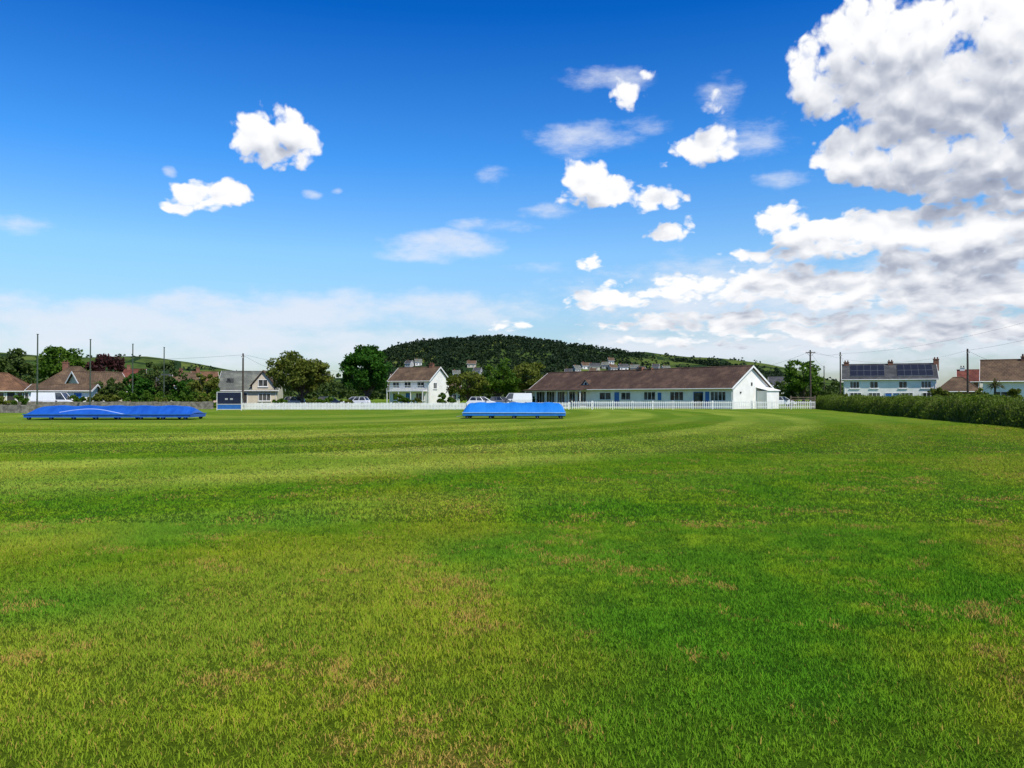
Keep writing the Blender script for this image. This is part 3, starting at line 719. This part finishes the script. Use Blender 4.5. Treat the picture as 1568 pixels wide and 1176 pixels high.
e = empty('cordyline_palm', (WX(1523, 78), 78, 0)); b = MB(); b.cyl((0, 0, 0), (.05, 0, 2.5), .12, .09, 8); b.obj('trunk', M_bark, e)
rp = np.random.default_rng(3); V = []; T = []
for k in range(160):
    d = rp.normal(size=3); d[2] = abs(d[2])*.8-.25; d /= np.linalg.norm(d); s = np.cross(d, (0, 0, 1)); s /= np.linalg.norm(s)+1e-6; o_ = np.array((.05, 0, 2.55)); ln = .8+.4*rp.random()
    i = len(V); V += [o_-s*.03, o_+s*.03, o_+d*ln*.6+s*.04, o_+d*ln*.6-s*.04+0, o_+d*ln-np.array((0, 0, .25*ln))]
    T += [(i, i+1, i+2), (i, i+2, i+3), (i+3, i+2, i+4)]
link(bpy.data.objects.new('fronds', np_mesh('fronds', V, T, L_palm, rp.random(len(V)))), e)

# ------------------------------------------------------------------ right-hand hedge bank
P0 = Vector((18.5, 4, 0)); P1 = Vector((37.6, 101, 0)); d = (P1-P0); LB = d.length; d.normalize(); nrm = Vector((d.y, -d.x, 0))
M_bank = mat('earth_bank', (0.06, 0.085, 0.015), .95, .4, 1.2, bump=.8)
prof = [(0, 0), (.12, .45), (.35, .95), (.75, 1.22), (1.6, 1.3), (2.4, 1.05), (3.2, .4), (3.6, 0)]
nS = 140; V = []; Q = []; rb = random.Random(2)
for i in range(nS+1):
    s = LB*i/nS; wob = .12*math.sin(s*.7)+.1*math.sin(s*1.9+1); hh = 1+.08*math.sin(s*.43)+.05*math.sin(s*1.3)
    for (a, z) in prof: p = P0+d*s+nrm*(a+wob*(1 if z > .2 else .6)); V.append((p.x, p.y, z*hh+(rb.uniform(-.05, .05) if z > 0 else -.03)))
m_ = len(prof)
for i in range(nS):
    for j in range(m_-1): k = i*m_+j; Q.append((k, k+1, k+m_+1, k+m_))
e = empty('hedge_bank'); link(bpy.data.objects.new('earth_bank', np_mesh('earth_bank', V, Q, M_bank, smooth=True)), e)
rng = np.random.default_rng(31)
pa = np.array(prof); seg = np.linalg.norm(np.diff(pa, axis=0), axis=1); cum = np.concatenate([[0], np.cumsum(seg)])
def bank_pts(n, t0, t1, out):
    s = LB*rng.random(n); t_ = (t0+(t1-t0)*rng.random(n))*cum[-1]
    a = np.interp(t_, cum, pa[:, 0]); z = np.interp(t_, cum, pa[:, 1])
    wob = .12*np.sin(s*.7)+.1*np.sin(s*1.9+1); hh = 1+.08*np.sin(s*.43)+.05*np.sin(s*1.3)
    clump = .5+.5*np.sin(s*2.3+3*np.sin(s*.9)+z*4); o_ = out*rng.random(n)*(.4+.9*clump)
    up = np.clip(z/1.2, 0, 1)
    X = P0.x+d.x*s+nrm.x*(a+wob-o_*(1-up*.6)); Y = P0.y+d.y*s+nrm.y*(a+wob-o_*(1-up*.6)); Z = z*hh+o_*up*.9
    return np.stack([X, Y, Z], 1), clump
P, c1 = bank_pts(60000, 0.0, .75, .32)
V, Q = leaf_quads(P, .035+.055*rng.random(len(P)), rng)
link(bpy.data.objects.new('foliage', np_mesh('foliage', V, Q, L_hedge, np.repeat(np.clip(.5*c1+.5*rng.random(len(P)), 0, 1), 4))), e)
P, c1 = bank_pts(26000, .0, .7, .1); n = len(P); hgt = .12+.32*rng.random(n)**2; a = rng.random(n)*6.28
V = np.stack([P+np.stack([np.cos(a)*.014, np.sin(a)*.014, 0*a], 1), P-np.stack([np.cos(a)*.014, np.sin(a)*.014, 0*a], 1), P+np.stack([rng.normal(size=n)*.07, rng.normal(size=n)*.07, hgt], 1)], 1).reshape(-1, 3)
link(bpy.data.objects.new('long_grass', np_mesh('long_grass', V, np.arange(n*3).reshape(-1, 3), leaf_mat('long_grass', (.12, .18, .02), (.36, .36, .09)), np.repeat(rng.random(n), 3))), e)

# ------------------------------------------------------------------ hills
def hill(name, D, w, sil, tree_h, matl, dx=8):
    px = np.array([s[0] for s in sil], float); py = np.array([s[1] for s in sil], float)
    xs = (px-784)/F*D; hs_ = np.maximum(0, (HZ-py)/F*D+1.6-tree_h)
    H = lambda x: np.interp(x, xs, hs_, left=0, right=0)
    def z(x, y): return (H(x-6)+H(x)*2+H(x+6))/4*np.exp(-((y-D)/w)**2)+1.2*np.sin(x*.031)*np.sin(y*.04)*np.exp(-((y-D)/w)**2)
    X = np.linspace(xs[0], xs[-1], int((xs[-1]-xs[0])/dx)+1); Y = np.linspace(D-2.4*w, D+2.4*w, 70)
    GX, GY = np.meshgrid(X, Y, indexing='ij'); Z = z(GX, GY)-.15
    V = np.stack([GX, GY, Z], 2).reshape(-1, 3); nY = len(Y)
    i, j = np.meshgrid(np.arange(len(X)-1), np.arange(nY-1), indexing='ij'); k = (i*nY+j).ravel()
    Q = np.stack([k, k+nY, k+nY+1, k+1], 1)
    link(bpy.data.objects.new(name, np_mesh(name, V, Q, matl, smooth=True))); return z, xs
def hill_mat(name, fields):
    m, t, b = new_mat(name); P = t.pos()
    vn = t.n.new('ShaderNodeTexVoronoi'); vn.feature = 'F1'; t.l.new(P, vn.inputs['Vector']); vn.inputs['Scale'].default_value = 0.014
    f = t.sep(vn.outputs['Color'])[0]; n_, _ = t.noise(P, .05, 6, .6)
    c = t.mix(f, (.05, .085, .022), (.115, .145, .035))
    v2 = t.n.new('ShaderNodeTexVoronoi'); v2.feature = 'DISTANCE_TO_EDGE'; t.l.new(P, v2.inputs['Vector']); v2.inputs['Scale'].default_value = 0.014
    hed = t.m('LESS_THAN', v2.outputs['Distance'], .06)
    c = t.mix(hed, c, (.02, .04, .016)); c = t.mix(t.ss(n_, .48, .6, 0, 1-fields), c, (.020, .038, .016))
    t.l.new(c, b.inputs['Base Color']); b.inputs['Roughness'].default_value = 1; b.inputs['Specular IOR Level'].default_value = 0
    return m
M_h1 = hill_mat('wooded_hill', .25); M_h2 = hill_mat('farmland_hill', .45)
z1, xs1 = hill('wooded_hill', 650, 110, [(548, 606), (566, 568), (586, 541), (604, 531), (625, 525), (650, 520), (690, 517), (740, 515), (765, 513), (800, 516), (850, 523), (900, 530), (950, 537), (1000, 542), (1060, 550), (1120, 557), (1180, 571), (1230, 592), (1260, 606)], 3.6, M_h1)
z2, xs2 = hill('distant_hills', 1150, 190, [(-700, 600), (-300, 545), (-100, 536), (0, 538), (60, 541), (150, 546), (230, 544), (285, 551), (340, 562), (420, 578), (560, 575), (700, 560), (850, 542), (930, 536), (985, 536), (1010, 541), (1050, 546), (1100, 547), (1150, 552), (1200, 563), (1240, 577), (1300, 590), (1568, 597), (1900, 598), (2300, 606)], 2, M_h2, 12)
def ray_hit(px, py, zf, y0, y1):
    for y in np.arange(y0, y1, 1.0):
        if zf(WX(px, y), y) >= WZ(py, y): return y
    return None
hh_ = []
for (px, py, w_) in ((626, 560, 5), (642, 558, 5), (723, 561, 6.5), (731, 572, 5.5), (886, 568, 5), (898, 564, 6), (911, 565, 8), (926, 563, 5), (941, 567, 6), (956, 566, 7), (972, 567, 7), (907, 573, 5), (985, 570, 6), (700, 576, 5), (662, 572, 5), (1003, 566, 5), (1022, 569, 6), (936, 556, 4.5), (870, 574, 5)):
    y = ray_hit(px, py, z1, 400, 650)
    if y: hh_.append((WX(px, y), y, w_))
for k, (x, y, w_) in enumerate(hh_):
    house('hillside_house', x-w_/2, y-3, math.radians((k*37) % 50-25), w_*.9, 5.0, 2.8, 4.8, (M_grey_wall, M_white, M_cream, M_grey_wall)[k % 4], (M_roof_gr, M_roof_gn, M_roof_br)[k % 3],
          front=[(.7, .8, 1.2, 1.0), (w_*.55, .8, 1.2, 1.0)], chim=[(1, .5, M_brick)], loc_z=float(z1(x, y-3))-.2)
rng = np.random.default_rng(55); cr = []
H = np.array([(a, b_) for a, b_, _ in hh_])
while len(cr) < 3900:
    x = rng.uniform(-125, 235); y = rng.uniform(455, 690); z = float(z1(x, y))
    if z < 1.2: continue
    px = 784+F*x/y
    fieldy = math.sin(x*.05+2)+math.sin(y*.06+x*.03)
    if px > 860 and fieldy > -.1:
        if rng.random() < .85: continue
    if px > 990 and rng.random() < .5: continue
    dd = (H[:, 0]-x)**2+((H[:, 1]-y-8)*.55)**2
    if dd.min() < 45: continue
    r = 2.0+1.9*rng.random(); cr.append((x, y, z+r*.5, r*1.15, r, r*(.7+.35*rng.random()), 8, 46, .75))
leaf_mass('hill_woodland', cr, L_hill, 56)
cr = []
for _ in range(900):
    x = rng.uniform(xs2[0]*.9, xs2[-1]*.9); y = rng.uniform(850, 1200); z = float(z2(x, y))
    if z < 3: continue
    if math.sin(x*.03)+math.sin(y*.05+x*.02) < .35 and rng.random() < .85: continue
    r = 3+2.5*rng.random(); cr.append((x, y, z+r*.3, r*1.6, r, r*.7, 6, 30, 1.5))
leaf_mass('hedgerow_trees', cr, L_hill, 57)

# ------------------------------------------------------------------ sky
SUN_EL = math.radians(52); SUN_AZ = math.radians(140)
w = bpy.data.worlds.new('World'); w.use_nodes = True; t = NT(w.node_tree)
bg = w.node_tree.nodes['Background']; bg.inputs['Strength'].default_value = 0.1
sky = t.n.new('ShaderNodeTexSky'); sky.sky_type = 'NISHITA'; sky.sun_disc = False
sky.sun_elevation = SUN_EL; sky.sun_rotation = SUN_AZ; sky.air_density = 1.0; sky.dust_density = 0.6; sky.ozone_density = 2.5
D3 = t.n.new('ShaderNodeTexCoord').outputs['Generated']
o = t.sep(D3); az = t.m('ARCTAN2', o[0], o[1]); el = t.m('ARCSINE', o[2])
p = t.comb(az, el, 0.0)
def AE(px, py):
    a = (px-784)/F; b_ = (HZ-py)/F; return math.atan(a), math.atan(b_/math.sqrt(1+a*a))
CU = [
 (398,210,44,38,1.5),(438,182,30,28,1.5),(458,222,34,34,1.5),(415,235,62,24,1.3),
 (355,292,30,24,1.5),(310,300,54,24,1.5),(285,314,40,14,1.2),
 (952,146,34,26,1.3),(1092,152,28,24,.9),(1078,224,52,28,1.4),(1102,208,26,24,1.3),(1020,254,20,11,1),(990,108,26,12,.7),
 (892,278,48,32,1.5),(940,292,44,26,1.5),(1005,303,56,20,1.25),(905,308,64,14,1.2),
 (1025,358,36,17,1.3),(1058,342,14,14,1.2),(902,404,24,20,1.2),
 (1258,112,58,50,1.5),(1330,70,76,58,1.9),(1420,60,90,54,1.9),(1500,34,90,56,1.8),(1560,90,100,90,2.2),(1325,135,100,40,1.8),(1440,130,130,60,2.2),(1480,190,120,50,2.0),
 (1305,236,54,38,1.7),(1390,228,90,50,2.0),(1500,236,130,52,2.2),(1590,180,80,110,2.2),
 (1205,335,54,26,1.4),(1285,362,110,32,1.7),(1400,352,110,30,1.8),(1520,350,120,40,2.0),(1590,305,70,32,1.8),(1470,392,170,26,1.6),(1180,388,70,18,1.2),
 (945,452,84,28,1.15),(1055,442,100,30,1.2),(1180,435,105,32,1.45),(1310,440,125,34,1.5),(1470,448,160,42,1.7),(1130,492,280,24,1.15),(1400,505,320,32,1.35),(775,498,40,12,.9),(1050,525,200,13,.85)]
WI = [(900,212,110,30,.8),(930,118,90,20,.75),(985,190,60,22,.5),(755,268,44,20,.5),(1205,275,60,18,.6),(680,374,100,26,.8),(640,390,70,20,.7),(745,345,80,14,.5),(835,408,70,18,.4),(840,322,60,16,.4),(30,352,70,26,.35),(474,297,20,10,.6),(518,291,12,8,.5),(1110,150,60,50,.4),(1150,210,110,60,.3),(262,265,14,10,.3),
      (150,495,330,44,1.1),(400,482,260,40,1.1),(620,478,220,38,.9),(300,525,700,40,1.1),(800,470,180,40,.5),(1150,470,420,90,.8),(1500,420,260,110,.8),(1200,535,700,40,.95)]
def sub(lst, x0, x1, y0, y1, mg):
    out = []
    for c in lst:
        k = math.sqrt(1.25+max(c[4], 0)); ex = c[2]*k+mg; ey = c[3]*k+mg
        if c[0]+ex > x0 and c[0]-ex < x1 and c[1]+ey > y0 and c[1]-ey < y1: out.append(c)
    return out
def ell(lst, pv, k=0.12):
    q = None
    for (px, py, rx, ry, st) in lst:
        a, e_ = AE(px, py); ca = math.cos(a)
        rxa = rx/F*ca*ca; rya = ry/F*ca
        m_ = t.v('MULTIPLY_ADD', pv, (1/rxa, 1/rya, 0), (-a/rxa, -e_/rya, 0))
        dd = t.m('ADD', t.v('DOT_PRODUCT', m_, m_), 1-st)
        q = dd if q is None else (t.m('SMOOTH_MIN', q, dd, k) if k else t.m('MINIMUM', q, dd))
    return t.m('MAXIMUM', t.m('SUBTRACT', 1.0, q), -1.2)
def tex(pv, det, vd):
    s_ = t.sep(pv); e2 = t.m('MULTIPLY', t.m('LOGARITHM', t.m('ADD', t.m('MAXIMUM', s_[1], 0.0), .1), math.e), .45)
    pp = t.comb(s_[0], e2, 0.0)
    f1, _ = t.noise(pp, 24.0, det, .56, dim='2D')
    v_ = t.n.new('ShaderNodeTexVoronoi'); v_.voronoi_dimensions = '2D'; v_.feature = 'F1'; t.l.new(pp, v_.inputs['Vector'])
    v_.inputs['Scale'].default_value = 38; v_.inputs['Detail'].default_value = vd; v_.inputs['Roughness'].default_value = .5
    return t.m('ADD', t.m('MULTIPLY', t.m('SUBTRACT', f1, .5), 1.9), t.m('MULTIPLY', t.m('SUBTRACT', .38, v_.outputs['Distance']), 1.0))
grade = t.ramp(t.m('MULTIPLY', el, 1/1.57, clamp=True), [(0.0, (.98, 1.04, 1.15)), (.05, (1.02, 1.18, 1.34)), (.11, (1.0, 1.45, 1.75)), (.18, (.36, 1.15, 1.92)), (.285, (.02, .64, 1.62)), (.36, (.02, .50, 1.40)), (.55, (.9, 1.0, 1.0))])  # overhead stop, out of view, set neutral to take blue out of fill light
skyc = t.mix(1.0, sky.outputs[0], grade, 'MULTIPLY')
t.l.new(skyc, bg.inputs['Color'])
_, wc = t.noise(p, 16.0, 3, .55, dim='2D')
pw = t.v('ADD', p, t.v('MULTIPLY', t.v('SUBTRACT', wc, (.5, .5, .5)), (.022, .016, 0)))
pw1 = t.v('ADD', pw, (.006, .036, 0))
hz = t.ss(el, -.01, .012)
fw_, _ = t.noise(t.v('MULTIPLY', p, (1.0, 2.6, 1.0)), 11.0, 7, .62, dim='2D')
fwn = t.m('MULTIPLY', t.m('SUBTRACT', fw_, .5), 2.6)
T0 = tex(pw, 7, 2.0); T0s = tex(pw, 3, 0.0); T1s = tex(t.v('ADD', pw, (.004, .013, 0)), 3, 0.0)
relief = t.m('ADD', t.m('MULTIPLY', t.m('SUBTRACT', T0s, T1s), .36), t.m('MULTIPLY', t.m('SUBTRACT', T0, T0s), .08))

def bgnode(col):
    b_ = t.n.new('ShaderNodeBackground'); b_.inputs['Strength'].default_value = 0.1; t.l.new(col, b_.inputs['Color']); return b_.outputs[0]
def cell(x0, x1, y0, y1):
    """cloud field over one part of the sky (by direction); each part evaluates only its own clouds"""
    cu = sub(CU, x0, x1, y0, y1, 75); wi = sub(WI, x0, x1, y0, y1, 22)
    if not cu and not wi: return bg.outputs[0]
    col = skyc
    if wi:
        S2 = t.m('ADD', ell(wi, pw, 0), fwn)
        a2 = t.m('MULTIPLY', t.m('MULTIPLY', t.ss(S2, -.2, 1.3), .80), hz)
        col = t.mix(a2, col, (8.0, 8.5, 9.5))
    if cu:
        S0 = ell(cu, pw); S1 = ell(cu, pw1)
        D0 = t.m('ADD', t.m('MINIMUM', S0, 1.35), T0)
        alpha = t.m('MULTIPLY', t.ss(D0, 0.05, 0.70), hz)
        Ll = t.m('SUBTRACT', S0, S1)
        lit = t.m('ADD', t.m('ADD', .60, relief), t.m('MULTIPLY', t.m('MINIMUM', t.m('MAXIMUM', Ll, -1.6), 1.2), .36))
        lit = t.m('SUBTRACT', lit, t.ss(S0, 1.1, 2.1, 0.0, .14))
        lit = t.m('ADD', lit, t.ss(D0, 0.0, 1.0, .25, 0.0), clamp=True)
        ccol = t.ramp(lit, [(0.0, (3.0, 3.4, 4.5)), (.3, (4.6, 5.0, 6.0)), (.55, (7.1, 7.4, 8.1)), (.8, (9.4, 9.5, 9.8)), (1.0, (10.3, 10.3, 10.3))])
        col = t.mix(alpha, col, ccol)
    return bgnode(col)
def mixsh(f, a, b_):
    n = t.n.new('ShaderNodeMixShader'); t.l.new(f, n.inputs[0]); t.l.new(a, n.inputs[1]); t.l.new(b_, n.inputs[2]); return n.outputs[0]
def a_of(px): return math.atan((px-784)/F)
cols = [-2400, 640, 1150, 4200]
ECUT = 0.19
def py_rng(lo, hi, x0, x1):
    ks = [math.sqrt(1+((min(max(x, -200), 1800)-784)/F)**2) for x in (x0, x1)]+[1.0]
    return HZ-F*math.tan(hi)*max(ks), HZ-F*math.tan(lo)*min(ks)
def column(x0, x1):
    rows = []
    for lo, hi in ((-.02, ECUT), (ECUT, .75)):
        y0, y1 = py_rng(lo, hi, x0, x1); rows.append(cell(x0, x1, y0, y1))
    return mixsh(t.m('GREATER_THAN', el, ECUT), rows[0], rows[1])
c_l = column(cols[0], cols[1]); c_m = column(cols[1], cols[2]); c_r = column(cols[2], cols[3])
cl = mixsh(t.m('GREATER_THAN', az, a_of(cols[1])), c_l, mixsh(t.m('GREATER_THAN', az, a_of(cols[2])), c_m, c_r))
inside = t.m('MULTIPLY', t.m('LESS_THAN', t.m('ABSOLUTE', az), 1.3), t.m('MULTIPLY', t.m('LESS_THAN', el, .72), t.m('GREATER_THAN', el, -.01)))
t.l.new(mixsh(inside, bg.outputs[0], cl), t.n['World Output'].inputs['Surface'])
w.cycles.sampling_method = 'NONE'
scene.world = w

sd = Vector((math.sin(SUN_AZ)*math.cos(SUN_EL), math.cos(SUN_AZ)*math.cos(SUN_EL), math.sin(SUN_EL)))
sun = bpy.data.lights.new('sun', 'SUN'); sun.energy = 4.8; sun.angle = math.radians(.5); sun.color = (1, .955, .88)
so = bpy.data.objects.new('sun', sun); so.rotation_euler = sd.to_track_quat('Z', 'Y').to_euler(); so.location = (30, -30, 60); link(so)

cam = bpy.data.cameras.new('camera'); cam.sensor_width = 36; cam.lens = F/1568*36; cam.clip_end = 9000; cam.clip_start = .05
co = bpy.data.objects.new('camera', cam); co.location = (0, 0, CAMH); co.rotation_euler = (math.radians(90)+math.atan((HZ-588)/F), 0, 0); link(co)
scene.camera = co
scene.view_settings.view_transform = 'Standard'; scene.view_settings.look = 'None'; scene.view_settings.exposure = 0
